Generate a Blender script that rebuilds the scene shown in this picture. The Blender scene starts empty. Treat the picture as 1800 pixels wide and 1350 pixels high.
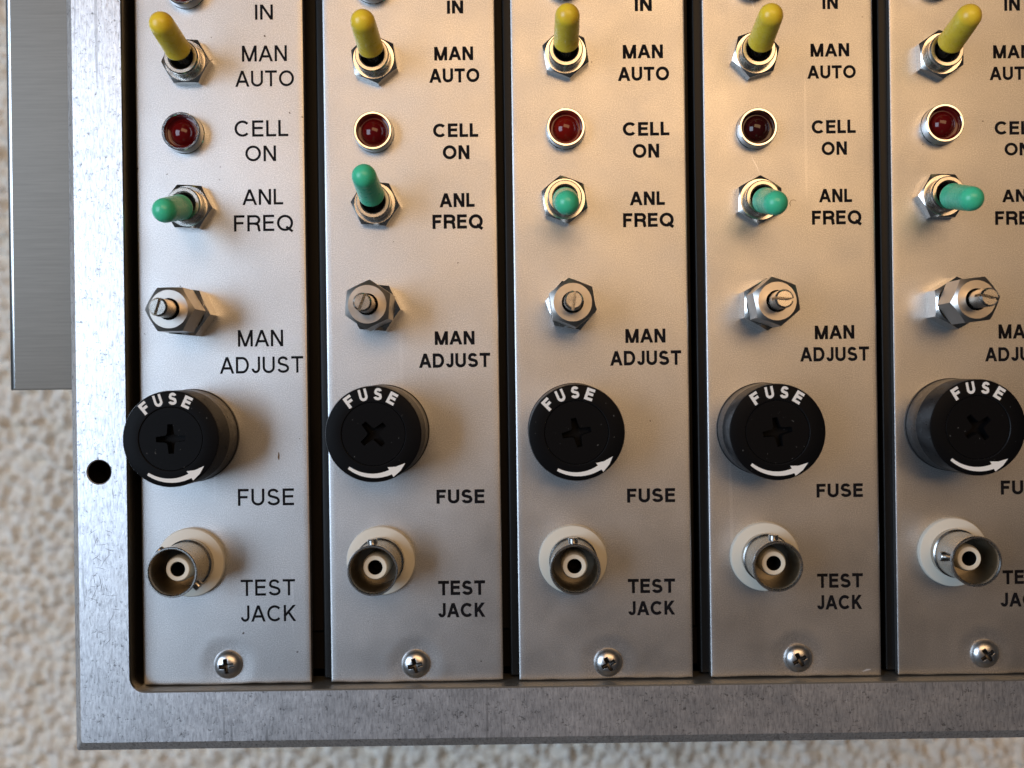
import bpy, bmesh, math, random
import numpy as np
from mathutils import Vector, Matrix

# ------------------------------------------------------------------ camera, world, lamps, exposure
S = 0.001                      # everything below is written in millimetres; S turns it into metres
scene = bpy.context.scene
COL = scene.collection
rad = math.radians

cam = bpy.data.cameras.new('camera')
cam.sensor_width = 36.0
cam.lens = 33.7
cam.shift_x = -0.0211
cam.shift_y = -0.0056
cam.clip_start = 0.01
cam.clip_end = 20.0
cam.dof.use_dof = True
cam.dof.focus_distance = 0.1765
cam.dof.aperture_fstop = 15.0
cam_ob = bpy.data.objects.new('camera', cam)
cam_ob.location = (0, 0, 0.180)
cam_ob.rotation_euler = (0, 0, -0.0137)
COL.objects.link(cam_ob)
scene.camera = cam_ob

world = bpy.data.worlds.new('World')
scene.world = world
world.use_nodes = True
wn = world.node_tree
bg = wn.nodes['Background']
# a dim room: warm ceiling overhead, darker walls and furniture lower down
tc = wn.nodes.new('ShaderNodeTexCoord')
sep = wn.nodes.new('ShaderNodeSeparateXYZ')
ramp = wn.nodes.new('ShaderNodeValToRGB')
wn.links.new(tc.outputs['Generated'], sep.inputs[0])
wn.links.new(sep.outputs['Z'], ramp.inputs[0])
ramp.color_ramp.elements[0].position = 0.0
ramp.color_ramp.elements[0].color = (0.040, 0.045, 0.055, 1)
ramp.color_ramp.elements[1].position = 0.95
ramp.color_ramp.elements[1].color = (0.27, 0.305, 0.365, 1)
e = ramp.color_ramp.elements.new(0.45)
e.color = (0.13, 0.14, 0.155, 1)
wn.links.new(ramp.outputs[0], bg.inputs['Color'])
bg.inputs['Strength'].default_value = 0.14

def area_lamp(name, loc, target, sx, sy, power, color):
    l = bpy.data.lights.new(name, 'AREA')
    l.shape = 'RECTANGLE'
    l.size, l.size_y = sx, sy
    l.energy = power
    l.color = color
    o = bpy.data.objects.new(name, l)
    o.location = loc
    d = Vector(target) - Vector(loc)
    o.rotation_euler = d.to_track_quat('-Z', 'Y').to_euler()
    COL.objects.link(o)
    return o

area_lamp('window_daylight', (-0.75, 0.07, 0.74), (0, 0, 0), 0.66, 0.60, 8.3, (0.63, 0.79, 1.0))
area_lamp('ceiling_lamp', (0.10, 0.335, 0.80), (0, 0, 0), 0.72, 0.38, 3.15, (1.0, 0.62, 0.31))

scene.view_settings.view_transform = 'Standard'
scene.view_settings.look = 'None'
scene.view_settings.gamma = 1.0
scene.view_settings.exposure = 0.0
scene.view_settings.use_curve_mapping = False
scene.render.engine = 'CYCLES'
scene.cycles.use_denoising = True
scene.cycles.max_bounces = 8
scene.cycles.sample_clamp_indirect = 6.0

# ------------------------------------------------------------------ materials
def mat(name, color=(0.5, 0.5, 0.5), rough=0.5, metal=0.0, **kw):
    m = bpy.data.materials.new(name)
    m.use_nodes = True
    b = m.node_tree.nodes['Principled BSDF']
    b.inputs['Base Color'].default_value = (*color, 1)
    b.inputs['Roughness'].default_value = rough
    b.inputs['Metallic'].default_value = metal
    for k, v in kw.items():
        b.inputs[k].default_value = v
    return m

def nd(m, kind, **props):
    n = m.node_tree.nodes.new(kind)
    for k, v in props.items():
        setattr(n, k, v)
    return n

def link(m, a, b):
    m.node_tree.links.new(a, b)

def coords(m, scale=(1, 1, 1), rot=0.0):
    t = nd(m, 'ShaderNodeNewGeometry')     # so that no two copies carry the same marks
    mp = nd(m, 'ShaderNodeMapping')
    mp.inputs['Scale'].default_value = scale
    mp.inputs['Rotation'].default_value = (0, 0, rot)
    link(m, t.outputs['Position'], mp.inputs[0])
    return mp.outputs[0]

def noise(m, vec, scale, detail=2.0, rough=0.5):
    n = nd(m, 'ShaderNodeTexNoise')
    n.inputs['Scale'].default_value = scale
    n.inputs['Detail'].default_value = detail
    n.inputs['Roughness'].default_value = rough
    link(m, vec, n.inputs['Vector'])
    return n.outputs['Fac']

def ramp_of(m, fac, stops):
    r = nd(m, 'ShaderNodeValToRGB')
    els = r.color_ramp.elements
    while len(els) < len(stops):
        els.new(0.5)
    for el, (p, c) in zip(els, stops):
        el.position = p
        el.color = (c, c, c, 1) if isinstance(c, (int, float)) else (*c, 1)
    link(m, fac, r.inputs[0])
    return r.outputs['Color']

def mix(m, fac, a, b, mode='MIX'):
    n = nd(m, 'ShaderNodeMix', data_type='RGBA', blend_type=mode)
    for sock, v in ((n.inputs['Factor'], fac), (n.inputs[6], a), (n.inputs[7], b)):
        if isinstance(v, (int, float)):
            sock.default_value = v
        elif isinstance(v, tuple):
            sock.default_value = (*v, 1)
        else:
            link(m, v, sock)
    return n.outputs[2]

def bump(m, height, strength, dist):
    n = nd(m, 'ShaderNodeBump')
    n.inputs['Strength'].default_value = strength
    n.inputs['Distance'].default_value = dist
    link(m, height, n.inputs['Height'])
    link(m, n.outputs[0], m.node_tree.nodes['Principled BSDF'].inputs['Normal'])

def pr(m, name):
    return m.node_tree.nodes['Principled BSDF'].inputs[name]

# silver enamel of the module faces: fine metallic grain, a few dark specks
m_panel = mat('silver_enamel', (0.56, 0.56, 0.56), 0.46, 1.0)
v = coords(m_panel)
grain = noise(m_panel, v, 5200, 2, 0.8)
gcol = ramp_of(m_panel, grain, [(0.3, (0.40, 0.40, 0.40)), (0.52, (0.55, 0.55, 0.55)), (0.72, (0.76, 0.75, 0.735))])
spk = noise(m_panel, v, 900, 1, 0.4)
spm = ramp_of(m_panel, spk, [(0.80, 0.0), (0.82, 1.0)])
cloud = ramp_of(m_panel, noise(m_panel, v, 45, 3, 0.6), [(0.3, 0.90), (0.7, 1.05)])
c = mix(m_panel, 1.0, gcol, cloud, 'MULTIPLY')
hair = noise(m_panel, coords(m_panel, (1.0, 0.035, 1.0), 0.75), 420, 1, 0.3)
hair2 = noise(m_panel, coords(m_panel, (1.0, 0.03, 1.0), -1.1), 380, 1, 0.3)
hm = mix(m_panel, 0.5, ramp_of(m_panel, hair, [(0.765, 0.0), (0.785, 1.0)]), ramp_of(m_panel, hair2, [(0.765, 0.0), (0.785, 1.0)]), 'LIGHTEN')
c = mix(m_panel, mix(m_panel, 1.0, hm, (0.22, 0.22, 0.22), 'MULTIPLY'), c, (0.80, 0.80, 0.80))
link(m_panel, mix(m_panel, spm, c, (0.13, 0.11, 0.10)), pr(m_panel, 'Base Color'))
link(m_panel, ramp_of(m_panel, noise(m_panel, v, 70, 4, 0.6), [(0.3, 0.375), (0.7, 0.455)]), pr(m_panel, 'Roughness'))
bump(m_panel, grain, 0.42, 0.00006)

# milled aluminium of the front frame: scratches, streaks, dark pits
m_frame = mat('milled_aluminium', (0.62, 0.62, 0.63), 0.36, 0.9)
v = coords(m_frame)
vst = coords(m_frame, (1.0, 0.22, 1.0))
vsc = coords(m_frame, (1.0, 0.05, 1.0), 0.5)
vs2 = coords(m_frame, (1.0, 0.04, 1.0), -0.9)
streak = noise(m_frame, vst, 2300, 3, 0.75)
mott = noise(m_frame, v, 1150, 3, 0.8)
base = ramp_of(m_frame, streak, [(0.28, (0.44, 0.435, 0.45)), (0.5, (0.70, 0.70, 0.715)), (0.70, (0.88, 0.88, 0.89))])
pit = ramp_of(m_frame, mott, [(0.30, 0.35), (0.42, 1.0)])
base = mix(m_frame, 1.0, base, pit, 'MULTIPLY')
s1 = ramp_of(m_frame, noise(m_frame, vsc, 800, 1, 0.3), [(0.74, 0.0), (0.765, 1.0)])
s2 = ramp_of(m_frame, noise(m_frame, vs2, 600, 1, 0.3), [(0.74, 0.0), (0.765, 1.0)])
base = mix(m_frame, mix(m_frame, 0.5, s1, s2), base, (0.30, 0.30, 0.31))
big = ramp_of(m_frame, noise(m_frame, v, 28, 4, 0.6), [(0.3, 0.90), (0.7, 1.04)])
link(m_frame, mix(m_frame, 1.0, base, big, 'MULTIPLY'), pr(m_frame, 'Base Color'))
link(m_frame, ramp_of(m_frame, noise(m_frame, v, 160, 5, 0.7), [(0.3, 0.34), (0.7, 0.44)]), pr(m_frame, 'Roughness'))
bump(m_frame, mott, 0.30, 0.00008)

# brushed sheet of the side rail
m_rail = mat('brushed_sheet', (0.40, 0.41, 0.405), 0.55, 0.35)
vr = coords(m_rail, (0.03, 1.0, 1.0))
br = noise(m_rail, vr, 2600, 3, 0.7)
link(m_rail, ramp_of(m_rail, br, [(0.3, (0.203, 0.190, 0.165)), (0.7, (0.248, 0.233, 0.203))]), pr(m_rail, 'Base Color'))
bump(m_rail, br, 0.12, 0.00005)

def worn_metal(name, color, rough, k=0.08, scale=900, bmp=0.0):
    m = mat(name, color, rough, 1.0)
    vv = coords(m)
    n1 = noise(m, vv, scale, 4, 0.65)
    link(m, ramp_of(m, n1, [(0.3, rough - k), (0.7, rough + k)]), pr(m, 'Roughness'))
    lo = tuple(x * 0.9 for x in color)
    link(m, ramp_of(m, noise(m, vv, scale * 0.6, 3, 0.6), [(0.28, lo), (0.5, color)]), pr(m, 'Base Color'))
    if bmp:
        bump(m, n1, bmp, 0.00004)
    return m

m_nickel = worn_metal('nickel_plate', (0.66, 0.62, 0.56), 0.26, 0.05, 350)
m_nut = worn_metal('hex_nut_plate', (0.78, 0.75, 0.70), 0.22, 0.06, 700, 0.03)
m_chrome = worn_metal('chrome_bezel', (0.80, 0.79, 0.78), 0.14, 0.05)
m_screw = worn_metal('steel_screw', (0.60, 0.59, 0.58), 0.31, 0.05, 500)
m_jack = worn_metal('jack_nickel', (0.46, 0.445, 0.42), 0.27, 0.03, 900)
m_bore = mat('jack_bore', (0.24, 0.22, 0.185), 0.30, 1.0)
m_shaft = worn_metal('trimmer_steel', (0.56, 0.52, 0.47), 0.34, 0.05, 400)

m_black = mat('black_bakelite', (0.009, 0.009, 0.0095), 0.30, 0.0, **{'Specular IOR Level': 0.38})
vb = coords(m_black)
link(m_black, ramp_of(m_black, noise(m_black, vb, 900, 4, 0.7), [(0.3, 0.24), (0.7, 0.40)]), pr(m_black, 'Roughness'))
dust = ramp_of(m_black, noise(m_black, vb, 1500, 2, 0.6), [(0.72, (0.012, 0.012, 0.013)), (0.76, (0.10, 0.10, 0.095))])
link(m_black, dust, pr(m_black, 'Base Color'))
m_capblack = mat('black_cap_face', (0.004, 0.004, 0.0045), 0.45, 0.0, **{'Specular IOR Level': 0.06})
vb = coords(m_capblack)
link(m_capblack, ramp_of(m_capblack, noise(m_capblack, vb, 1400, 2, 0.6), [(0.72, (0.004, 0.004, 0.0045)), (0.75, (0.09, 0.09, 0.085))]), pr(m_capblack, 'Base Color'))
m_flange = mat('black_anodised', (0.005, 0.005, 0.005), 0.36, 0.0, **{'Specular IOR Level': 0.18})
vf = coords(m_flange)
bump(m_flange, noise(m_flange, vf, 1800, 3, 0.7), 0.3, 0.00008)
m_dark = mat('dark_interior', (0.007, 0.006, 0.0055), 0.6, 0.0, **{'Specular IOR Level': 0.1})
m_recess = mat('dark_recess', (0.05, 0.045, 0.04), 0.3, 0.8)  # darker metal for the faces of the screw's cross recess
m_body = mat('brown_module_case', (0.007, 0.0055, 0.0045), 0.5, 0.0, **{'Specular IOR Level': 0.2})
m_edge = mat('rail_edge_highlight', (0.72, 0.73, 0.72), 0.3, 1.0)  # rail bevel highlight put into a brighter, shinier metal
m_lip = mat('shaded_frame_lip', (0.30, 0.30, 0.285), 0.5, 0.9)  # frame metal with shade in its colour, dims the lamp-lit lip
m_wall_shade = mat('shaded_frame_wall', (0.17, 0.155, 0.125), 0.30, 0.9)  # same frame metal, darkened to imitate its reflection of the dark gap
m_ink = mat('black_ink', (0.008, 0.008, 0.010), 0.6, 0.0, **{'Specular IOR Level': 0.06})
vi = coords(m_ink)
link(m_ink, ramp_of(m_ink, noise(m_ink, vi, 2600, 3, 0.7), [(0.66, (0.008, 0.008, 0.010)), (0.76, (0.11, 0.11, 0.11))]), pr(m_ink, 'Base Color'))
m_white = mat('white_engraving', (0.80, 0.79, 0.75), 0.55)
m_cream = mat('cream_nylon', (0.66, 0.63, 0.54), 0.42)
m_ptfe = mat('white_insulator', (0.72, 0.67, 0.55), 0.45)
m_red = mat('red_lens', (0.10, 0.003, 0.003), 0.08, 0.0, **{'Specular IOR Level': 0.45})
m_lens_dark = mat('dark_red_lens', (0.032, 0.003, 0.003), 0.08, 0.0, **{'Specular IOR Level': 0.45})
m_lens_pale = mat('bright_red_lens', (0.17, 0.006, 0.003), 0.08, 0.0, **{'Specular IOR Level': 0.45})

def vinyl(name, color, dirt):
    m = mat(name, color, 0.30)
    vv = coords(m)
    n1 = noise(m, vv, 260, 4, 0.6)
    link(m, ramp_of(m, n1, [(0.30, dirt), (0.52, color)]), pr(m, 'Base Color'))
    link(m, ramp_of(m, noise(m, vv, 700, 3, 0.6), [(0.3, 0.22), (0.7, 0.36)]), pr(m, 'Roughness'))
    pr(m, 'Subsurface Weight').default_value = 0.12
    pr(m, 'Subsurface Radius').default_value = (0.6, 0.5, 0.25)
    pr(m, 'Subsurface Scale').default_value = 0.0008
    return m

m_yellow = vinyl('yellow_vinyl', (0.95, 0.68, 0.045), (0.82, 0.54, 0.04))
m_green = vinyl('green_vinyl', (0.07, 0.62, 0.35), (0.06, 0.53, 0.29))
m_stain = mat('brown_stain', (0.16, 0.10, 0.05), 0.7)
m_gouge = mat('dark_gouge', (0.16, 0.16, 0.18), 0.5, 0.6)
m_scuff = mat('pale_scuff', (0.74, 0.74, 0.75), 0.35, 0.6)

m_carpet = mat('carpet_pile', (0.5, 0.45, 0.37), 0.95)
pr(m_carpet, 'Specular IOR Level').default_value = 0.1
v = coords(m_carpet)
cc = ramp_of(m_carpet, noise(m_carpet, v, 170, 3, 0.6), [(0.3, (0.84, 0.77, 0.64)), (0.5, (0.91, 0.86, 0.76)), (0.7, (0.94, 0.91, 0.84))])
fib = noise(m_carpet, v, 1500, 3, 0.7)
link(m_carpet, mix(m_carpet, 1.0, cc, ramp_of(m_carpet, fib, [(0.3, 0.72), (0.7, 1.1)]), 'MULTIPLY'), pr(m_carpet, 'Base Color'))
bump(m_carpet, fib, 0.6, 0.0008)

# ------------------------------------------------------------------ mesh helpers (mm)
def obj(name, bm, material, parent=None, loc=(0, 0, 0), rotz=0.0, smooth=None):
    """link a bmesh written in mm as one object; smooth = auto-smooth angle in degrees"""
    bmesh.ops.recalc_face_normals(bm, faces=bm.faces[:])
    if smooth is not None:
        lim = rad(smooth)
        for f in bm.faces:
            f.smooth = True
        for ed in bm.edges:
            if len(ed.link_faces) == 2 and ed.calc_face_angle(0.0) > lim:
                ed.smooth = False
    bmesh.ops.scale(bm, vec=(S, S, S), verts=bm.verts[:])
    me = bpy.data.meshes.new(name)
    bm.to_mesh(me)
    bm.free()
    me.materials.append(material)
    o = bpy.data.objects.new(name, me)
    COL.objects.link(o)
    o.location = (loc[0] * S, loc[1] * S, loc[2] * S)
    o.rotation_euler = (0, 0, rotz)
    if parent:
        o.parent = parent
    return o

def empty(name, loc):
    o = bpy.data.objects.new(name, None)
    o.empty_display_size = 0.01
    o.location = (loc[0] * S, loc[1] * S, loc[2] * S)
    COL.objects.link(o)
    return o

def dup(o, parent, loc=None, rotz=None):
    c = o.copy()
    COL.objects.link(c)
    c.parent = parent
    if loc is not None:
        c.location = (loc[0] * S, loc[1] * S, loc[2] * S)
    if rotz is not None:
        c.rotation_euler = (c.rotation_euler[0], c.rotation_euler[1], rotz)
    for ch in [x for x in bpy.data.objects if x.parent == o]:
        dup(ch, c)
    return c

def child(o, name):
    for ch in bpy.data.objects:
        if ch.parent == o and ch.name.split('.')[0] == name:
            return ch

def ring(bm, pts):
    return [bm.verts.new(p) for p in pts]

def strip(bm, a, b, closed=True):
    n = len(a)
    for i in range(n if closed else n - 1):
        j = (i + 1) % n
        bm.faces.new((a[i], a[j], b[j], b[i]))

def circle(r, z, n, cx=0, cy=0, ph=0.0):
    return [(cx + r * math.cos(ph + 2 * math.pi * i / n), cy + r * math.sin(ph + 2 * math.pi * i / n), z) for i in range(n)]

def lathe(bm, prof, n=48, cap_first=False, cap_last=False):
    rings = [ring(bm, circle(r, z, n)) for r, z in prof]
    for a, b in zip(rings, rings[1:]):
        strip(bm, a, b)
    if cap_first:
        bm.faces.new(rings[0])
    if cap_last:
        bm.faces.new(rings[-1])
    return rings

def fill(bm, loops):
    eds = []
    for lp in loops:
        for i in range(len(lp)):
            a, b = lp[i], lp[(i + 1) % len(lp)]
            ed = bm.edges.get((a, b)) or bm.edges.new((a, b))
            eds.append(ed)
    bmesh.ops.triangle_fill(bm, use_beauty=True, edges=eds)

def box(bm, x0, x1, y0, y1, z0, z1):
    vs = [bm.verts.new((x, y, z)) for z in (z0, z1) for y in (y0, y1) for x in (x0, x1)]
    for q in ((0, 1, 3, 2), (4, 5, 7, 6), (0, 1, 5, 4), (2, 3, 7, 6), (0, 2, 6, 4), (1, 3, 7, 5)):
        bm.faces.new([vs[i] for i in q])

def hexnut(bm, af, r_in, z0, z1, cham=0.94):
    """hex nut with the curved chamfer a lathe leaves on its flats"""
    n = 48
    ap = af / 2
    rc = ap * cham
    th = [2 * math.pi * i / n for i in range(n)]
    def rr(t):
        k = (t + math.pi / 6) % (math.pi / 3) - math.pi / 6
        return ap / math.cos(k)
    def zz(r):
        return max(z0 + 0.2, z1 - (r - rc) * 0.62)
    b = ring(bm, [(rr(t) * math.cos(t), rr(t) * math.sin(t), z0) for t in th])
    m_ = ring(bm, [(rr(t) * math.cos(t), rr(t) * math.sin(t), zz(rr(t))) for t in th])
    c_ = ring(bm, circle(rc, z1, n))
    d = ring(bm, circle(r_in, z1, n))
    f = ring(bm, circle(r_in, z0, n))
    for a, b2 in ((b, m_), (m_, c_), (c_, d), (d, f)):
        strip(bm, a, b2)

# ------------------------------------------------------------------ lettering drawn as flat ink strokes
def glyph(ch, w):
    """strokes of a capital of height 1: ('p', polyline, closed) mitred ribbons, ('d', x0,y0,x1,y1) flat-ended diagonals; returns (width, strokes)"""
    h = w / 2
    T = 1 - h
    def arc(cx, cy, rx, ry, a0, a1, n=28):
        return [(cx + rx * math.cos(rad(a0 + (a1 - a0) * i / n)), cy + ry * math.sin(rad(a0 + (a1 - a0) * i / n))) for i in range(n + 1)]
    if ch == 'I':
        return w, [('p', [(h, 0), (h, 1)])]
    if ch == 'L':
        return 0.60, [('p', [(h, 1), (h, h), (0.60, h)])]
    if ch == 'T':
        return 0.78, [('p', [(0, T), (0.78, T)]), ('p', [(0.39, 0), (0.39, 1)])]
    if ch == 'E':
        return 0.68, [('p', [(0.68, T), (h, T), (h, h), (0.68, h)]), ('p', [(h, 0.53), (0.64, 0.53)])]
    if ch == 'F':
        return 0.65, [('p', [(0.65, T), (h, T), (h, 0)]), ('p', [(h, 0.51), (0.58, 0.51)])]
    if ch == 'A':
        k = h * 1.12
        return 0.94, [('d', k, 0, 0.47, 1), ('d', 0.94 - k, 0, 0.47, 1), ('p', [(0.20, 0.32), (0.74, 0.32)])]
    if ch == 'N':
        return 0.78, [('p', [(h, 0), (h, 1)]), ('p', [(0.78 - h, 0), (0.78 - h, 1)]), ('d', h * 1.05, 1, 0.78 - h * 1.05, 0)]
    if ch == 'M':
        return 0.94, [('p', [(h, 0), (h, 1)]), ('p', [(0.94 - h, 0), (0.94 - h, 1)]), ('d', h * 1.05, 1, 0.47, 0), ('d', 0.94 - h * 1.05, 1, 0.47, 0)]
    if ch == 'K':
        return 0.80, [('p', [(h, 0), (h, 1)]), ('d', h, 0.33, 0.80 - h * 1.5, 1), ('d', 0.32, 0.55, 0.80 - h * 1.2, 0)]
    if ch == 'U':
        r = 0.39 - h
        return 0.78, [('p', [(h, 1)] + arc(0.39, 0.36, r, 0.36 - h, 180, 360) + [(0.78 - h, 1)])]
    if ch == 'J':
        return 0.56, [('p', arc(0.28, 0.30, 0.28 - h, 0.30 - h, 185, 360) + [(0.56 - h, 1)])]
    if ch == 'O':
        return 0.98, [('p', arc(0.49, 0.5, 0.49 - h, 0.5 - h, 0, 360, 44)[:-1], True)]
    if ch == 'Q':
        return 0.98, [('p', arc(0.49, 0.5, 0.49 - h, 0.5 - h, 0, 360, 44)[:-1], True), ('p', [(0.56, 0.27), (0.95, -0.03)])]
    if ch == 'C':
        return 0.90, [('p', arc(0.48, 0.5, 0.48 - h, 0.5 - h, 42, 318, 36))]
    if ch == 'D':
        return 0.84, [('p', [(h, T), (h, h), (0.40, h)] + arc(0.40, 0.5, 0.44 - h, 0.5 - h, -88, 88, 24) + [(0.40, T)], True)]
    if ch == 'R':
        q = 0.26
        return 0.80, [('p', [(h, 0), (h, T), (0.48, T)] + arc(0.48, T - q + h / 2, 0.28 - h / 2, q - h / 2, 88, -88, 18) + [(h, T - 2 * q + h)]),
                      ('p', [(0.44, 0.46), (0.60, 0.44), (0.68, 0.33), (0.70, 0.12), (0.75, 0.0)])]
    if ch == 'S':
        a_ = arc(0.37, 0.735, 0.33 - h, 0.265 - h, 12, 180, 16)
        b_ = arc(0.385, 0.27, 0.375 - h, 0.27 - h, 0, -172, 18)
        mid = [(0.075 + h * 0.5, 0.64), (0.20, 0.555), (0.40, 0.50), (0.58, 0.445), (0.74 - h, 0.36)]
        return 0.77, [('p', a_ + mid + b_)]
    return 0.4, []

def ribbon(bm, pts, w, z, closed=False):
    """flat ribbon of width w along a polyline, mitred at its corners"""
    n = len(pts)
    L, R = [], []
    P = [Vector(p) for p in pts]
    for i in range(n):
        if closed:
            a, b, c = P[i - 1], P[i], P[(i + 1) % n]
        else:
            a, b, c = P[max(i - 1, 0)], P[i], P[min(i + 1, n - 1)]
        d1 = (b - a).normalized() if (b - a).length > 1e-9 else (c - b).normalized()
        d2 = (c - b).normalized() if (c - b).length > 1e-9 else d1
        n1, n2 = Vector((-d1.y, d1.x)), Vector((-d2.y, d2.x))
        m_ = n1 + n2
        m_ = m_.normalized() if m_.length > 1e-6 else n1
        k = w / 2 / max(0.5, m_.dot(n1))
        L.append(bm.verts.new((b.x + m_.x * k, b.y + m_.y * k, z)))
        R.append(bm.verts.new((b.x - m_.x * k, b.y - m_.y * k, z)))
    strip(bm, L, R, closed)

def draw_text(bm, text, x, y, width, cap, weight, z, gap=0.17, jitter=0.0, rng=None, xf=None):
    """ink a word centred on (x, y); width and cap height in mm"""
    total, items = 0.0, []
    for i, ch in enumerate(text):
        gw, st = glyph(ch, weight)
        items.append((total, gw, st))
        g = gap
        pair = text[i:i + 2]
        if pair in ('TO', 'UT', 'ST', 'AU', 'MA', 'AN', 'JA', 'AC', 'AD', 'LL', 'TE'):
            g = gap * (0.62 if pair in ('MA', 'AN', 'AD', 'JA', 'AC', 'AU') else 0.8)
        total += gw + (g if i < len(text) - 1 else 0)
    sx = width / (total * cap)
    lay = 0
    for off, gw, st in items:
        dy = rng.uniform(-jitter, jitter) if rng else 0
        for s in st:
            zz = z + 0.0015 * (lay % 4)
            lay += 1
            before = set(bm.verts)
            if s[0] == 'p':
                ribbon(bm, s[1], weight, zz, len(s) > 2 and s[2])
            else:
                _, x0, y0, x1, y1 = s
                L = math.hypot(x1 - x0, y1 - y0)
                hw = weight / 2 * L / abs(y1 - y0)
                hw = min(hw, weight * 0.85)
                q = [bm.verts.new(p + (zz,)) for p in ((x0 - hw, y0), (x0 + hw, y0), (x1 + hw, y1), (x1 - hw, y1))]
                bm.faces.new(q)
            for vv in bm.verts:
                if vv not in before:
                    vv.co.x = x + ((vv.co.x + off) * cap * sx - width / 2)
                    vv.co.y = y + (vv.co.y - 0.5) * cap + dy
    return total

# ------------------------------------------------------------------ setting: the carpet the rack lies on
FLOOR_Z = -150.0
def value_noise(X, Y, cell, seed):
    r = np.random.RandomState(seed).rand(256, 256)
    x, y = X / cell, Y / cell
    xi, yi = np.floor(x).astype(int), np.floor(y).astype(int)
    fx, fy = x - xi, y - yi
    fx, fy = fx * fx * (3 - 2 * fx), fy * fy * (3 - 2 * fy)
    g = lambda i, j: r[i % 256, j % 256]
    return (g(xi, yi) * (1 - fx) + g(xi + 1, yi) * fx) * (1 - fy) + (g(xi, yi + 1) * (1 - fx) + g(xi + 1, yi + 1) * fx) * fy

def make_carpet():
    step = 1.0
    xs = np.arange(-330, 331, step)
    ys = np.arange(-270, 331, step)
    X, Y = np.meshgrid(xs, ys)
    wx = X + 2.2 * (value_noise(X, Y, 6.0, 5) - 0.5)
    wy = Y + 2.2 * (value_noise(X, Y, 6.0, 6) - 0.5)
    # loops of pile: cellular bumps around jittered tuft centres
    cell = 3.0
    rs = np.random.RandomState(11)
    jx, jy, jh = rs.rand(512, 512), rs.rand(512, 512), rs.rand(512, 512)
    ci, cj = np.floor(wx / cell).astype(int), np.floor(wy / cell).astype(int)
    best = np.full(X.shape, 9.0)
    hgt = np.zeros(X.shape)
    for di in (-1, 0, 1):
        for dj in (-1, 0, 1):
            i, j = ci + di, cj + dj
            px = (i + 0.15 + 0.7 * jx[i % 512, j % 512]) * cell
            py = (j + 0.15 + 0.7 * jy[i % 512, j % 512]) * cell
            d = np.sqrt((wx - px) ** 2 + (wy - py) ** 2) / cell
            better = d < best
            best = np.where(better, d, best)
            hgt = np.where(better, jh[i % 512, j % 512], hgt)
    Z = FLOOR_Z - 1.0 + 4.4 * np.clip(1 - best ** 2 * 2.0, -0.25, 1) * (0.35 + 0.65 * hgt) + 1.8 * (value_noise(X, Y, 2.1, 8) - 0.5) + 1.6 * (value_noise(X, Y, 9.0, 9) - 0.5) - 4.2
    ny, nx = X.shape
    co = np.stack([X, Y, Z], -1).reshape(-1, 3) * S
    idx = np.arange(nx * ny).reshape(ny, nx)
    quads = np.stack([idx[:-1, :-1], idx[:-1, 1:], idx[1:, 1:], idx[1:, :-1]], -1).reshape(-1, 4)
    # the rest of the floor: a flat skirt far past the picture
    me = bpy.data.meshes.new('carpet')
    b = len(co)
    far = 1500
    out = np.array([(-far, -far, FLOOR_Z - 9.0), (far, -far, FLOOR_Z - 9.0), (far, far, FLOOR_Z - 9.0), (-far, far, FLOOR_Z - 9.0)]) * S
    verts = co.tolist() + out.tolist()
    faces = quads.tolist() + [[b, b + 1, b + 2, b + 3]]
    me.from_pydata(verts, [], faces)
    me.polygons.foreach_set('use_smooth', [True] * len(me.polygons))
    me.materials.append(m_carpet)
    o = bpy.data.objects.new('carpet', me)
    COL.objects.link(o)
    o['kind'] = 'structure'
    o['label'] = 'cream looped carpet under the metal rack'
    o['category'] = 'carpet'
make_carpet()

# ------------------------------------------------------------------ the rack: front frame, chassis behind it, side rail
FX0, FX1, FY0, FY1 = -86.0, 112.0, -68.1, 106.0       # outer edge
IX0, IX1, IY0, IY1 = -75.2, 101.2, -56.9, 95.6        # opening
ZF, ZB = 3.0, -5.0
rack = empty('equipment_rack', (0, 0, FLOOR_Z))
rack['label'] = 'scratched aluminium rack frame with a side rail, holding the row of five silver modules'
rack['category'] = 'rack'

def rrect(x0, x1, y0, y1, r, z, n=8):
    pts = []
    for cx, cy, a0 in ((x1 - r, y1 - r, 0), (x0 + r, y1 - r, 90), (x0 + r, y0 + r, 180), (x1 - r, y0 + r, 270)):
        for i in range(n + 1):
            a = rad(a0 + 90 * i / n)
            pts.append((cx + r * math.cos(a), cy + r * math.sin(a), z))
    return pts

RZ = -FLOOR_Z     # children of the rack are written in world mm and lifted by this
bm = bmesh.new()
c1, c2 = 1.55, 1.9
o_top = ring(bm, rrect(FX0 + c1, FX1 - c1, FY0 + c2, FY1 - c2, 0.5, ZF, 3))
o_mid = ring(bm, rrect(FX0, FX1, FY0, FY1, 0.5, ZF - 1.5, 3))
o_bot = ring(bm, rrect(FX0, FX1, FY0, FY1, 0.5, ZB, 3))
i_top = ring(bm, rrect(IX0 - 0.22, IX1 + 0.22, IY0 - 0.22, IY1 + 0.22, 2.9, ZF))
i_mid = ring(bm, rrect(IX0, IX1, IY0, IY1, 2.7, ZF - 0.22))
i_bot = ring(bm, rrect(IX0, IX1, IY0, IY1, 2.7, ZB))
h_top = ring(bm, circle(2.35, ZF, 32, -80.48, -16.23))
h_mid = ring(bm, circle(2.15, ZF - 0.2, 32, -80.48, -16.23))
h_bot = ring(bm, circle(2.15, ZB + 0.4, 32, -80.48, -16.23))
fill(bm, [o_top, i_top, h_top])
strip(bm, o_top, o_mid); strip(bm, o_mid, o_bot)
strip(bm, i_top, i_mid); strip(bm, i_mid, i_bot)
strip(bm, h_top, h_mid); strip(bm, h_mid, h_bot)
bm.faces.new(h_bot)
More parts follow.
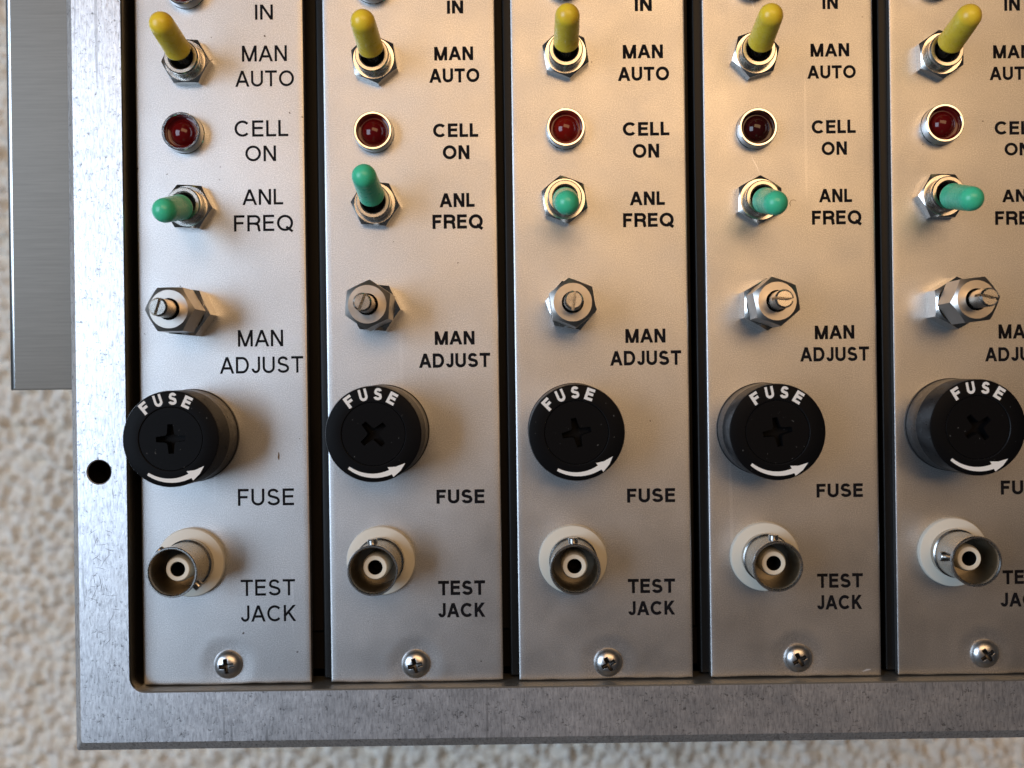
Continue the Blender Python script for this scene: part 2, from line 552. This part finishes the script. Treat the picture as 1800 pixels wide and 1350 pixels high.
strip(bm, o_bot, i_bot) if len(o_bot) == len(i_bot) else fill(bm, [o_bot, i_bot])
frame = obj('front_frame', bm, m_frame, rack, (0, 0, RZ), smooth=28)
frame.data.materials.append(m_wall_shade)
frame.data.materials.append(m_dark)
frame.data.materials.append(m_lip)
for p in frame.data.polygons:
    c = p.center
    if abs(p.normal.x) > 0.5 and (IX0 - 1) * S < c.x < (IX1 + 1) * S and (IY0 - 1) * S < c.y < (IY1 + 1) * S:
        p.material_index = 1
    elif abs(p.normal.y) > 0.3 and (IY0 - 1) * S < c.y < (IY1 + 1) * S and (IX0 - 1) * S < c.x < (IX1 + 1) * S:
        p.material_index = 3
    if math.hypot(c.x / S + 80.48, c.y / S + 16.23) < 2.25 and c.z / S < ZF - 0.3:
        p.material_index = 2

bm = bmesh.new()
wx0, wx1, wy0, wy1 = FX0 + 3.5, FX1 - 3.5, FY0 + 3.5, FY1 - 3.5
to = ring(bm, rrect(wx0, wx1, wy0, wy1, 1, ZB - 0.02, 3))
bo = ring(bm, rrect(wx0, wx1, wy0, wy1, 1, FLOOR_Z - 1.0, 3))
ti = ring(bm, rrect(wx0 + 3, wx1 - 3, wy0 + 3, wy1 - 3, 1, ZB - 0.02, 3))
bi = ring(bm, rrect(wx0 + 3, wx1 - 3, wy0 + 3, wy1 - 3, 1, FLOOR_Z + 2, 3))
strip(bm, to, bo); strip(bm, ti, bi); strip(bm, to, ti)
bm.faces.new(bo); bm.faces.new(bi)
obj('chassis', bm, m_dark, rack, (0, 0, RZ), smooth=30)

# cross bars inside the rack that the module screws bite into
for y0 in (-55.5, 86.0):
    bm = bmesh.new()
    box(bm, wx0 + 2.9, wx1 - 2.9, y0, y0 + 7.0, -9.0, -5.1)
    obj('cross_bar', bm, m_dark, rack, (0, 0, RZ))

# side rail: a folded channel along the upper part of the left side
bm = bmesh.new()
rx0, rx1, ry0, ry1, rz0, rz1 = -105.0, wx0 - 0.3, -1.0, 101.0, -40.0, -12.0
loops = []
for ins, z in ((0.0, rz0), (0.0, rz1 - 1.0), (0.08, rz1 - 0.45), (0.22, rz1 - 0.16), (1.1, rz1)):
    loops.append(ring(bm, [(rx0 + ins, ry0 + ins * 0.35, z), (rx1, ry0 + ins * 0.35, z), (rx1, ry1, z), (rx0 + ins, ry1, z)]))
for a, b in zip(loops, loops[1:]):
    strip(bm, a, b)
bm.faces.new(loops[0]); bm.faces.new(loops[-1])
rail = obj('side_rail', bm, m_rail, rack, (0, 0, RZ), smooth=60)
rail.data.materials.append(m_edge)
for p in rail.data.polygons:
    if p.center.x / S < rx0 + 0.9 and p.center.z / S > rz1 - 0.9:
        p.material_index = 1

# ------------------------------------------------------------------ controls, built once and copied from module to module
def build_toggle(parent, loc, up, nut_rot, cap_mat, label):
    bm = bmesh.new()
    prof = [(3.15, 0.0), (3.15, 2.0)]
    z = 2.0
    for k in range(2):          # a little thread above the nut
        prof += [(3.15, z + 0.15), (2.98, z + 0.4), (3.15, z + 0.65)]
        z += 0.65
    prof += [(3.15, 3.5), (3.15, 4.05), (2.95, 4.3), (2.4, 4.3), (2.18, 4.05), (2.08, 3.6), (2.05, 1.2), (0.1, 1.2)]
    lathe(bm, prof, 56)
    t = obj('toggle_switch', bm, m_nickel, parent, loc, smooth=24)
    t.data.materials.append(m_dark)
    for p in t.data.polygons:
        if p.center.z / S < 1.5 and math.hypot(p.center.x, p.center.y) / S < 2.04:
            p.material_index = 1
    t['label'] = label
    bm = bmesh.new()
    hexnut(bm, 7.95, 3.15, 0.0, 2.1, 0.95)
    obj('hex_nut', bm, m_nut, t, (0, 0, 0), nut_rot, smooth=20)
    tilt = rad(14.0) * (1 if up else -1)
    # lever and its vinyl sleeve lean about the pivot inside the bushing
    bm = bmesh.new()
    lathe(bm, [(1.05, 0.0), (1.3, 3.0), (1.45, 6.0), (1.45, 9.0)], 32, False, True)
    lv = obj('lever', bm, m_nickel, t, (0, 0, 2.2), smooth=40)
    lv.rotation_euler = (-tilt, 0, 0)
    bm = bmesh.new()
    prof = [(1.5, 3.5), (2.0, 3.38), (2.26, 3.45), (2.34, 3.6), (2.34, 3.9), (2.27, 4.05), (2.25, 7.0), (2.19, 10.0), (2.15, 11.1)]
    for i in range(1, 12):
        a = rad(90 * i / 12)
        prof.append((2.15 * math.cos(a), 11.1 + 2.15 * math.sin(a)))
    lathe(bm, prof, 48, True, True)
    cp = obj('lever_cap', bm, cap_mat, t, (0, 0, 2.2), smooth=50)
    cp.rotation_euler = (-tilt, 0, 0)
    return t

def build_lamp(parent, loc):
    bm = bmesh.new()
    lathe(bm, [(3.72, 0.0), (3.72, 0.3), (3.62, 0.42), (3.60, 2.28), (3.54, 2.43), (3.44, 2.5), (3.14, 2.5), (3.06, 2.42), (3.0, 2.15), (2.94, 1.3), (2.88, 0.4)], 64)
    t = obj('indicator_lamp', bm, m_chrome, parent, loc, smooth=30)
    bm = bmesh.new()
    prof = [(2.93, 1.05), (2.72, 0.98), (2.40, 0.92)]
    for i in range(0, 13):
        a = rad(8 + 80 * i / 12)
        prof.append((2.3 * math.cos(a), 0.75 + 1.95 * math.sin(a)))
    lathe(bm, prof, 56, False, True)
    obj('lens', bm, m_red, t, smooth=60)
    return t

def build_adjuster(parent, loc, nut_rot, lock_rot, slot_rot):
    bm = bmesh.new()
    lathe(bm, [(3.3, 0.0), (3.3, 5.4)], 40)
    t = obj('adjuster', bm, m_shaft, parent, loc, smooth=30)
    bm = bmesh.new()
    hexnut(bm, 8.35, 3.3, 0.0, 4.3, 0.93)
    obj('hex_nut', bm, m_nut, t, (0, 0, 0), nut_rot, smooth=20)
    bm = bmesh.new()
    hexnut(bm, 7.7, 1.95, 5.2, 11.3, 0.88)
    ln = obj('lock_nut', bm, m_shaft, t, (0, 0, 0), lock_rot, smooth=20)
    ln.data.materials.append(m_dark)
    for p in ln.data.polygons:
        if math.hypot(p.center.x, p.center.y) / S < 1.99:
            p.material_index = 1
    # slotted shaft: two half round prongs either side of the screwdriver slot
    bm = bmesh.new()
    r, zb, zt, hw = 1.62, 13.9, 16.3, 0.26
    lathe(bm, [(r, 4.0), (r, zb)], 36, True, True)
    for sgn in (1, -1):
        half = [(hw * sgn, math.sqrt(r * r - hw * hw))]
        base = math.acos(hw / r)
        arc = [base - 2 * base * i / 18 for i in range(19)]
        lo = ring(bm, [(sgn * r * math.cos(a), r * math.sin(a), zb + 0.001) for a in arc])
        hi = ring(bm, [(sgn * r * math.cos(a), r * math.sin(a), zt - 0.35) for a in arc])
        r2 = r - 0.3
        b2 = math.acos(hw / r2)
        ch = ring(bm, [(sgn * r2 * math.cos(b2 - 2 * b2 * i / 18), r2 * math.sin(b2 - 2 * b2 * i / 18), zt) for i in range(19)])
        strip(bm, lo, hi); strip(bm, hi, ch)
        bm.faces.new(ch)
    obj('slotted_shaft', bm, m_nickel, t, (0, 0, 0), slot_rot, smooth=25)
    return t

def cross_pts(L, hw, z, fr=0.45):
    """outline of a cross recess with eased inner corners"""
    pts = []
    for k in range(4):
        a = math.pi / 2 * k
        for x, y in ((L, -hw * 0.75), (L, hw * 0.75), (hw + fr, hw), (hw + fr * 0.25, hw + fr * 0.25), (hw, hw + fr)):
            pts.append((x * math.cos(a) - y * math.sin(a), x * math.sin(a) + y * math.cos(a), z))
    return pts

def build_fuse(parent, loc, cap_rot, cross_rot):
    H = 11.4
    bm = bmesh.new()
    lathe(bm, [(8.35, 0.0), (8.35, 0.6), (8.22, 0.8), (8.18, 5.2), (8.22, 5.3), (8.22, 5.5), (8.18, 5.6), (8.2, H - 0.35), (8.1, H - 0.1), (7.9, H), (5.55, H), (5.45, H - 0.12), (5.45, H - 0.5)], 96)
    t = obj('fuse_holder', bm, m_black, parent, loc, cap_rot, smooth=28)
    t.data.materials.append(m_capblack)
    for p in t.data.polygons:
        if p.normal.z > 0.8 and p.center.z / S > 8:
            p.material_index = 1
    bm = bmesh.new()
    o_ = ring(bm, circle(5.32, H - 0.10, 64))
    o2 = ring(bm, circle(5.40, H - 0.18, 64))
    o3 = ring(bm, circle(5.40, H - 0.6, 64))
    cr = ring(bm, cross_pts(2.5, 0.60, H - 0.10))
    cr2 = ring(bm, cross_pts(2.35, 0.50, H - 1.9))
    fill(bm, [o_, cr])
    strip(bm, o_, o2); strip(bm, o2, o3); strip(bm, cr, cr2)
    bm.faces.new(cr2)
    obj('cap_disc', bm, m_capblack, t, (0, 0, 0), cross_rot - cap_rot, smooth=25)
    t.scale = (1.04, 1.04, 1.0)
    # engraved white word round the top, arrow round the bottom
    bm = bmesh.new()
    for ch, ang in zip('FUSE', (125.5, 104.0, 82.5, 61.5)):
        b2 = bmesh.new()
        draw_text(b2, ch, 0, 0, 1.42, 2.05, 0.235, H + 0.012)
        M = Matrix.Rotation(rad(ang - 90), 4, 'Z') @ Matrix.Translation((0, 6.82, 0))
        bmesh.ops.transform(b2, matrix=M, verts=b2.verts[:])
        tmp = bpy.data.meshes.new('tmp'); b2.to_mesh(tmp); b2.free()
        bm.from_mesh(tmp); bpy.data.meshes.remove(tmp)
    obj('lettering', bm, m_white, t)
    bm = bmesh.new()
    A, B = [], []
    n = 28
    for i in range(n + 1):
        a = rad(233 + (296 - 233) * i / n)
        th = 0.24 + 0.20 * i / n
        A.append(bm.verts.new(((7.05 + th) * math.cos(a), (7.05 + th) * math.sin(a), H + 0.012)))
        B.append(bm.verts.new(((7.05 - th) * math.cos(a), (7.05 - th) * math.sin(a), H + 0.012)))
    strip(bm, A, B, False)
    def pol(r, d):
        return bm.verts.new((r * math.cos(rad(d)), r * math.sin(rad(d)), H + 0.015))
    bm.faces.new([pol(8.0, 294.5), pol(7.7, 306), pol(7.3, 317), pol(6.7, 304), pol(6.1, 292.5)])
    obj('arrow', bm, m_white, t)
    return t

def build_jack(parent, loc, pin_rot):
    Z = 10.4
    bm = bmesh.new()
    lathe(bm, [(4.5, 0.5), (4.5, 2.6), (4.25, 2.8), (4.25, Z - 1.1), (4.30, Z - 0.9), (4.5, Z - 0.7), (4.52, Z - 0.2), (4.42, Z), (4.2, Z), (4.04, Z - 0.2), (3.95, Z - 0.7), (3.95, 2.2), (0.2, 2.2)], 72)
    t = obj('test_jack', bm, m_jack, parent, loc, pin_rot, smooth=28)
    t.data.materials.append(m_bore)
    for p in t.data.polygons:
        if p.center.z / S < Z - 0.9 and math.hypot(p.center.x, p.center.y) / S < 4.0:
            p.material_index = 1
    bm = bmesh.new()
    lathe(bm, [(6.42, 0.0), (6.42, 0.95), (6.27, 1.2), (5.5, 1.35), (4.4, 1.35)], 72)
    obj('insulating_washer', bm, m_cream, t, smooth=25)
    bm = bmesh.new()
    lathe(bm, [(2.4, 2.2), (2.4, 6.4), (2.2, 7.0), (2.12, 7.3), (2.0, 7.4), (1.42, 7.4), (1.32, 7.3), (1.32, 2.6), (0.1, 2.6)], 48)
    ins = obj('insulator', bm, m_ptfe, t, smooth=28)
    ins.data.materials.append(m_dark)
    for p in ins.data.polygons:
        if p.center.z / S < 7.2 and math.hypot(p.center.x, p.center.y) / S < 1.36:
            p.material_index = 1
    for sgn in (1, -1):
        bm = bmesh.new()
        rs = []
        for r, y in ((0.9, 4.12), (0.9, 4.9), (0.8, 5.05)):
            rs.append(ring(bm, [(r * math.cos(2 * math.pi * i / 24), sgn * y, r * math.sin(2 * math.pi * i / 24)) for i in range(24)]))
        strip(bm, rs[0], rs[1]); strip(bm, rs[1], rs[2]); bm.faces.new(rs[2])
        obj('bayonet_pin', bm, m_jack, t, (0, 0, 6.6), smooth=30)
    return t

def build_screw(parent, loc, rotz):
    bm = bmesh.new()
    R, Hh, nr, na = 2.72, 1.5, 44, 128
    def height(r, a):
        k = r / R
        z = Hh * (1 - k ** 2.6) ** 0.62 if k < 1 else 0.0
        x, y = r * math.cos(a), r * math.sin(a)
        # cross recess
        L = 1.32
        hw = 0.34 + 0.10 * max(0, 1 - r / 0.9)
        d = max(min(max(abs(y) - hw, abs(x) - L), max(abs(x) - hw, abs(y) - L)), (abs(x) + abs(y)) * 0.7071 - 2.0)
        d = min(d, (abs(x) + abs(y)) * 0.7071 - 0.55)
        t = min(1, max(0, 0.5 - d / 0.10))
        t = t * t * (3 - 2 * t)
        return z - t * (1.05 - 0.35 * r)
    prev = None
    c0 = bm.verts.new((0, 0, height(0, 0)))
    for i in range(1, nr + 1):
        r = R * (i / nr) ** 0.9
        cur = ring(bm, [(r * math.cos(2 * math.pi * j / na), r * math.sin(2 * math.pi * j / na), height(r, 2 * math.pi * j / na)) for j in range(na)])
        if prev is None:
            for j in range(na):
                bm.faces.new((c0, cur[j], cur[(j + 1) % na]))
        else:
            strip(bm, prev, cur)
        prev = cur
    t = obj('screw', bm, m_screw, parent, (loc[0], loc[1], loc[2]), rotz, smooth=60)
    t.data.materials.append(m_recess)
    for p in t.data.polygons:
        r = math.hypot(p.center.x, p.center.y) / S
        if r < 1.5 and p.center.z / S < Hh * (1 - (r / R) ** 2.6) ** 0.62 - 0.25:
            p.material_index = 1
    return t

# ------------------------------------------------------------------ the five modules
MODULES = [
 dict(x0=-74.0, x1=-42.5,
  lamp_in=(-64.16, 73.74), man=(-63.92, 59.85), lamp=(-64.75, 46.65), anl=(-63.86, 32.82), adj=(-64.07, 13.06), fuse=(-64.02, -9.81), jack=(-64.56, -33.52), screw=(-58.1, -52.94),
  text=[('IN', -49.69, 69.46, 3.42, 2.83), ('MAN', -49.71, 61.68, 8.49, 2.99), ('AUTO', -49.75, 56.98, 11.11, 2.99), ('CELL', -50.47, 47.62, 10.15, 3.04), ('ON', -50.67, 42.92, 5.82, 2.94), ('ANL', -50.4, 34.74, 7.75, 2.94), ('FREQ', -50.31, 29.83, 11.16, 3.04), ('MAN', -51.17, 8.23, 8.55, 3.1), ('ADJUST', -51.05, 3.21, 15.76, 3.1), ('FUSE', -50.56, -21.61, 10.58, 3.15), ('TEST', -50.42, -38.6, 10.26, 3.04), ('JACK', -50.38, -43.46, 10.47, 3.04)]),
 dict(x0=-38.7, x1=-6.5,
  lamp_in=(-29.11, 74.22), man=(-28.88, 59.8), lamp=(-29.17, 46.32), anl=(-29.04, 32.88), adj=(-29.12, 13.43), fuse=(-28.33, -9.44), jack=(-28.99, -33.68), screw=(-22.85, -53.32),
  text=[('IN', -13.79, 69.9, 3.1, 2.46), ('MAN', -14.17, 61.2, 7.37, 2.56), ('AUTO', -14.12, 57.06, 9.51, 2.62), ('CELL', -14.0, 46.77, 8.55, 2.56), ('ON', -13.97, 42.63, 5.07, 2.62), ('ANL', -13.93, 33.66, 6.68, 2.62), ('FREQ', -13.86, 29.62, 9.51, 2.67), ('MAN', -14.72, 7.79, 7.53, 2.56), ('ADJUST', -14.8, 3.57, 13.46, 2.67), ('FUSE', -14.03, -22.0, 9.08, 2.62), ('TEST', -14.05, -39.15, 8.87, 2.72), ('JACK', -14.08, -43.34, 8.92, 2.67)]),
 dict(x0=-3.4, x1=29.15,
  lamp_in=(6.79, 74.37), man=(6.76, 60.32), lamp=(6.62, 46.47), anl=(6.22, 33.19), adj=(7.08, 13.3), fuse=(7.45, -9.66), jack=(6.91, -33.96), screw=(13.26, -53.55),
  text=[('IN', 21.55, 69.92, 3.26, 2.51), ('MAN', 21.35, 61.08, 7.59, 2.56), ('AUTO', 21.4, 56.89, 9.72, 2.62), ('CELL', 21.76, 46.55, 8.81, 2.56), ('ON', 21.68, 42.41, 5.02, 2.62), ('ANL', 21.8, 33.51, 6.68, 2.56), ('FREQ', 21.96, 29.43, 9.56, 2.62), ('MAN', 21.1, 7.7, 7.59, 2.62), ('ADJUST', 21.09, 3.53, 13.46, 2.72), ('FUSE', 21.76, -22.28, 9.08, 2.62), ('TEST', 21.6, -39.29, 8.92, 2.67), ('JACK', 21.57, -43.43, 8.87, 2.62)]),
 dict(x0=32.6, x1=64.5,
  lamp_in=(42.14, 73.89), man=(42.16, 59.84), lamp=(42.24, 45.98), anl=(42.54, 32.64), adj=(43.08, 13.01), fuse=(42.81, -10.04), jack=(42.8, -33.92), screw=(48.95, -53.23),
  text=[('IN', 56.64, 69.79, 2.94, 2.46), ('MAN', 56.47, 60.87, 7.32, 2.46), ('AUTO', 56.71, 56.75, 9.19, 2.46), ('CELL', 56.99, 46.47, 8.33, 2.51), ('ON', 57.04, 42.41, 4.81, 2.51), ('ANL', 57.14, 33.54, 6.3, 2.51), ('FREQ', 57.32, 29.42, 9.35, 2.62), ('MAN', 56.62, 7.88, 7.48, 2.56), ('ADJUST', 56.57, 3.77, 13.03, 2.67), ('FUSE', 57.18, -21.83, 8.76, 2.56), ('TEST', 57.0, -38.76, 8.65, 2.67), ('JACK', 56.89, -42.82, 8.55, 2.67)]),
 dict(x0=67.7, x1=99.7,
  lamp_in=(76.54, 73.52), man=(76.66, 59.24), lamp=(76.88, 46.27), anl=(76.62, 32.92), adj=(78.17, 12.82), fuse=(78.07, -9.72), jack=(78.02, -33.55), screw=(84.0, -52.86),
  text=[('IN', 90.79, 69.0, 2.99, 2.46), ('MAN', 90.75, 60.08, 7.32, 2.46), ('AUTO', 90.99, 56.04, 9.29, 2.51), ('CELL', 91.44, 45.78, 8.55, 2.51), ('ON', 91.41, 41.78, 4.86, 2.4), ('ANL', 91.64, 33.04, 6.52, 2.35), ('FREQ', 91.69, 28.87, 9.29, 2.56), ('MAN', 91.07, 7.57, 7.37, 2.67), ('ADJUST', 91.28, 3.32, 13.03, 2.62), ('FUSE', 91.85, -21.74, 8.87, 2.62), ('TEST', 91.83, -38.57, 8.65, 2.62), ('JACK', 91.48, -42.79, 8.81, 2.62)]),
]
MODULE_LABELS = [
    'silver module beside the left side of the frame, with thinner and larger lettering',
    'silver module whose green capped toggle is flipped up, not down',
    'silver module in the middle of the row, third from the left side of the frame',
    'silver module with a brown squiggle beside its green toggle and a pale scratch above',
    'silver module farthest from the frame side, lettering cut by the photo edge',
]
TURN = [   # per module: nut turns, trimmer turns, fuse cap and cross turns, jack pin turn, screw turn (degrees)
    dict(n1=30, n2=26, a1=24, a2=30, slot=-18, cap=3.5, cross=2, pin=47, screw=8),
    dict(n1=8, n2=25, a1=25, a2=-5, slot=-22, cap=0.0, cross=41, pin=7, screw=14),
    dict(n1=10, n2=9, a1=20, a2=8, slot=-6, cap=9.0, cross=12, pin=2, screw=26),
    dict(n1=-15, n2=-2, a1=0, a2=10, slot=85, cap=-3.0, cross=10, pin=-2, screw=28),
    dict(n1=4, n2=29, a1=1, a2=36, slot=75, cap=-4.0, cross=38, pin=86, screw=36),
]
PY0, PY1 = -56.6, 95.2

def face_plate(x0, x1, sc, parent, seed):
    """sheet 1.5 mm thick, edges eased, slightly dished round its screw, sheared unevenly along the bottom"""
    rng = random.Random(seed)
    bm = bmesh.new()
    ox, oy = (x0 + x1) / 2, PY0
    def axis(a, b, step, fine):
        pts = [a, a + 0.12, a + 0.35]
        n = int((b - a - 0.7) / step)
        pts += [a + 0.35 + (b - a - 0.7) * i / n for i in range(1, n)]
        return pts + [b - 0.35, b - 0.12, b]
    xs = axis(x0, x1, 0.8, 0.1)
    ys = []
    y = PY0
    ys = [PY0, PY0 + 0.12, PY0 + 0.35]
    while ys[-1] < PY0 + 11:
        ys.append(ys[-1] + 0.5)
    while ys[-1] < PY1 - 4:
        ys.append(ys[-1] + 3.5)
    ys += [PY1 - 0.35, PY1 - 0.12, PY1]
    ph = [rng.uniform(0, 6.28) for _ in range(4)]
    grid = []
    for j, y in enumerate(ys):
        row = []
        for i, x in enumerate(xs):
            d = math.hypot(x - sc[0], y - sc[1])
            z = -0.16 * math.exp(-(d / 3.9) ** 2) + 0.03 * math.exp(-((d - 5.2) / 1.2) ** 2)
            e = min(i, len(xs) - 1 - i, j, len(ys) - 1 - j)
            if e == 0:
                z -= 0.09
            elif e == 1:
                z -= 0.03
            yy = y
            if j < 3:
                u = (x - x0) / (x1 - x0)
                yy += 0.09 * math.sin(u * 5 + ph[0]) + 0.05 * math.sin(u * 13 + ph[1]) + (0.06 * math.sin(u * 31 + ph[2]) if math.sin(u * 8 + ph[3]) > 0 else 0)
            row.append(bm.verts.new((x - ox, yy - oy, z)))
        grid.append(row)
    for a, b in zip(grid, grid[1:]):
        strip(bm, a, b, False)
    rim = grid[0] + [r[-1] for r in grid[1:]] + grid[-1][-2::-1] + [r[0] for r in grid[-2:0:-1]]
    low = ring(bm, [(q.co.x, q.co.y, -1.5) for q in rim])
    strip(bm, rim, low)
    bm.faces.new(low)
    return obj('face_plate', bm, m_panel, parent, (0, 0, 0), smooth=40)

modules = []
proto = {}
for k, (m, tn) in enumerate(zip(MODULES, TURN)):
    ox, oy = (m['x0'] + m['x1']) / 2, PY0
    mod = empty('instrument_module', (ox, oy, 0))
    mod['label'] = MODULE_LABELS[k]
    mod['category'] = 'control panel'
    mod['group'] = 'row of silver instrument modules'
    modules.append(mod)
    rel = lambda p, z=0.0: (p[0] - ox, p[1] - oy, z)
    face_plate(m['x0'], m['x1'], m['screw'], mod, 40 + k)
    # black side plate: its folded edge shows in the gap beside the face
    w = (m['x1'] - m['x0'])
    bm = bmesh.new()
    xl = -w / 2 - (0.55 if k == 0 else 1.75)
    xa = -w / 2 + 0.25
    prof = [(xa, -1.6), (xl + 0.45, -1.6), (xl + 0.18, -1.68), (xl + 0.03, -1.85), (xl, -2.1), (xl, -60.0), (xa, -60.0)]
    r0 = ring(bm, [(x, 0.5, z) for x, z in prof])
    r1 = ring(bm, [(x, PY1 - PY0 - 1.0, z) for x, z in prof])
    strip(bm, r0, r1); bm.faces.new(r0); bm.faces.new(r1)
    obj('side_plate', bm, m_flange, mod, (0, 0, 0), smooth=50)
    bm = bmesh.new()
    box(bm, -w / 2 + 0.3, w / 2 + 1.35, 8.5, PY1 - PY0 - 10.5, -90.0, -5.0)
    obj('module_body', bm, m_body, mod)
    # printed words, one part per control
    rng = random.Random(7 + k)
    words = m['text']
    groups = [[0], [1, 2], [3, 4], [5, 6], [7, 8], [9], [10, 11]]
    wt = 0.15 if k == 0 else 0.215
    for g in groups:
        gx = sum(words[i][1] for i in g) / len(g)
        gy = sum(words[i][2] for i in g) / len(g)
        bm = bmesh.new()
        for i in g:
            t, x, y, ww, hh = words[i]
            draw_text(bm, t, x - gx, y - gy, ww - 0.05, hh + 0.02, wt, 0.012, 0.16 if k == 0 else 0.13, 0.02, rng)
        obj('lettering', bm, m_ink, mod, rel((gx, gy)))
    up2 = (k == 1)
    if k == 0:
        proto['man'] = build_toggle(mod, rel(m['man']), True, rad(tn['n1']), m_yellow, 'toggle switch with a yellow lever cap')
        proto['anl'] = build_toggle(mod, rel(m['anl']), False, rad(tn['n2']), m_green, 'toggle switch with a green lever cap')
        proto['lamp'] = build_lamp(mod, rel(m['lamp']))
        proto['adj'] = build_adjuster(mod, rel(m['adj']), rad(tn['a1']), rad(tn['a2']), rad(tn['slot']))
        proto['fuse'] = build_fuse(mod, rel(m['fuse']), rad(tn['cap']), rad(tn['cross']))
        proto['jack'] = build_jack(mod, rel(m['jack']), rad(tn['pin']))
        proto['screw'] = build_screw(mod, rel(m['screw'], -0.12), rad(tn['screw']))
        dup(proto['lamp'], mod, rel(m['lamp_in']))
    else:
        a = dup(proto['man'], mod, rel(m['man']))
        child(a, 'hex_nut').rotation_euler[2] = rad(tn['n1'])
        a = dup(proto['anl'], mod, rel(m['anl']))
        child(a, 'hex_nut').rotation_euler[2] = rad(tn['n2'])
        if up2:
            for nm in ('lever', 'lever_cap'):
                child(a, nm).rotation_euler[0] = -rad(14.0)
            a['label'] = 'toggle switch with a green lever cap, flipped up'
        a = dup(proto['lamp'], mod, rel(m['lamp']))
        if k in (2, 3):      # two of the lenses differ: one brighter, one nearly black
            c = child(a, 'lens')
            c.data = c.data.copy()
            c.data.materials[0] = m_lens_pale if k == 2 else m_lens_dark
            a['label'] = 'indicator lamp with a brighter red lens' if k == 2 else 'indicator lamp with a very dark red lens'
        dup(proto['lamp'], mod, rel(m['lamp_in']))
        a = dup(proto['adj'], mod, rel(m['adj']))
        child(a, 'hex_nut').rotation_euler[2] = rad(tn['a1'])
        child(a, 'lock_nut').rotation_euler[2] = rad(tn['a2'])
        child(a, 'slotted_shaft').rotation_euler[2] = rad(tn['slot'])
        a = dup(proto['fuse'], mod, rel(m['fuse']), rad(tn['cap']))
        child(a, 'cap_disc').rotation_euler[2] = rad(tn['cross'] - tn['cap'])
        dup(proto['jack'], mod, rel(m['jack']), rad(tn['pin']))
        dup(proto['screw'], mod, rel(m['screw'], -0.12), rad(tn['screw']))

# ------------------------------------------------------------------ wear: stains and scratches lying on single faces
def smear(name, pts, widths, material, parent, z=0.006):
    ox, oy = parent.location.x / S, parent.location.y / S
    bm = bmesh.new()
    L, R = [], []
    n = len(pts)
    for i, (x, y) in enumerate(pts):
        a, b = Vector(pts[max(0, i - 1)]), Vector(pts[min(n - 1, i + 1)])
        d = (b - a).normalized()
        w = widths[i] / 2
        L.append(bm.verts.new((x - ox - d.y * w, y - oy + d.x * w, z)))
        R.append(bm.verts.new((x - ox + d.y * w, y - oy - d.x * w, z)))
    strip(bm, L, R, False)
    return obj(name, bm, material, parent)

smear('stain', [(-48.1, -13.2), (-48.02, -13.7), (-48.08, -14.2), (-48.02, -14.7)], [0.1, 0.28, 0.34, 0.1], m_stain, modules[0])
smear('stain', [(48.7, 31.6), (48.55, 32.2), (48.8, 32.75), (49.3, 32.85), (49.75, 32.6)], [0.06, 0.13, 0.10, 0.12, 0.05], m_stain, modules[3])
smear('scratch', [(41.3, 71.6), (41.7, 70.6), (42.2, 69.3), (42.4, 68.6)], [0.05, 0.16, 0.12, 0.04], m_scuff, modules[3])
smear('scratch', [(41.4, 41.4), (41.9, 40.2), (42.6, 38.9), (43.0, 37.6)], [0.04, 0.14, 0.14, 0.03], m_scuff, modules[3])
smear('scratch', [(61.0, -55.9), (61.8, -55.6), (62.6, -55.5)], [0.1, 0.35, 0.1], m_scuff, modules[3])

# scuffs on the frame: curved scrapes under the first module and a patch of dark scratches below the hole
ZS = ZF + RZ + 0.006
def arc_pts(cx, cy, r, a0, a1, n=14):
    return [(cx + r * math.cos(rad(a0 + (a1 - a0) * i / n)), cy + r * math.sin(rad(a0 + (a1 - a0) * i / n))) for i in range(n + 1)]
def taper(n, w):
    return [w * (0.25 + 0.75 * math.sin(math.pi * i / n)) for i in range(n + 1)]
rack_scr = []
for cx, cy, r, a0, a1, w in ((-58.1, -52.94, 8.0, 292, 322, 0.16), (-58.3, -52.8, 8.9, 258, 300, 0.09), (-58.0, -53.2, 6.9, 262, 305, 0.07), (-58.6, -52.4, 8.4, 236, 262, 0.07)):
    rack_scr.append(smear('scratch', arc_pts(cx, cy, r, a0, a1), taper(14, w), m_scuff, rack, ZS))
rng = random.Random(91)
for i in range(26):
    x, y = rng.gauss(-80.3, 1.7), rng.gauss(-34.5, 6.5)
    a, L = rng.uniform(0, 3.14), rng.uniform(0.5, 2.2)
    if i < 3:
        a, L = 0.9 + 0.15 * i, 3.2
    c, s_ = math.cos(a) * L / 2, math.sin(a) * L / 2
    k = rng.uniform(-0.12, 0.12)
    pts = [(x - c, y - s_), (x - c * 0.3 - k * s_, y - s_ * 0.3 + k * c), (x + c * 0.4 - k * s_, y + s_ * 0.4 + k * c), (x + c, y + s_)]
    if all(-83.8 < p[0] < -76.0 for p in pts):
        smear('scratch', pts, [0.03, 0.075, 0.06, 0.02], m_gouge, rack, ZS + 0.001 * i)
for i in range(7):
    x, y = -70 + rng.uniform(0, 150), rng.uniform(-65.0, -58.5)
    L = rng.uniform(0.5, 1.2)
    smear('scratch', [(x, y), (x + 0.15 * L, y + L * 0.5), (x + 0.2 * L, y + L)], [0.03, 0.10, 0.03], m_scuff, rack, ZS)
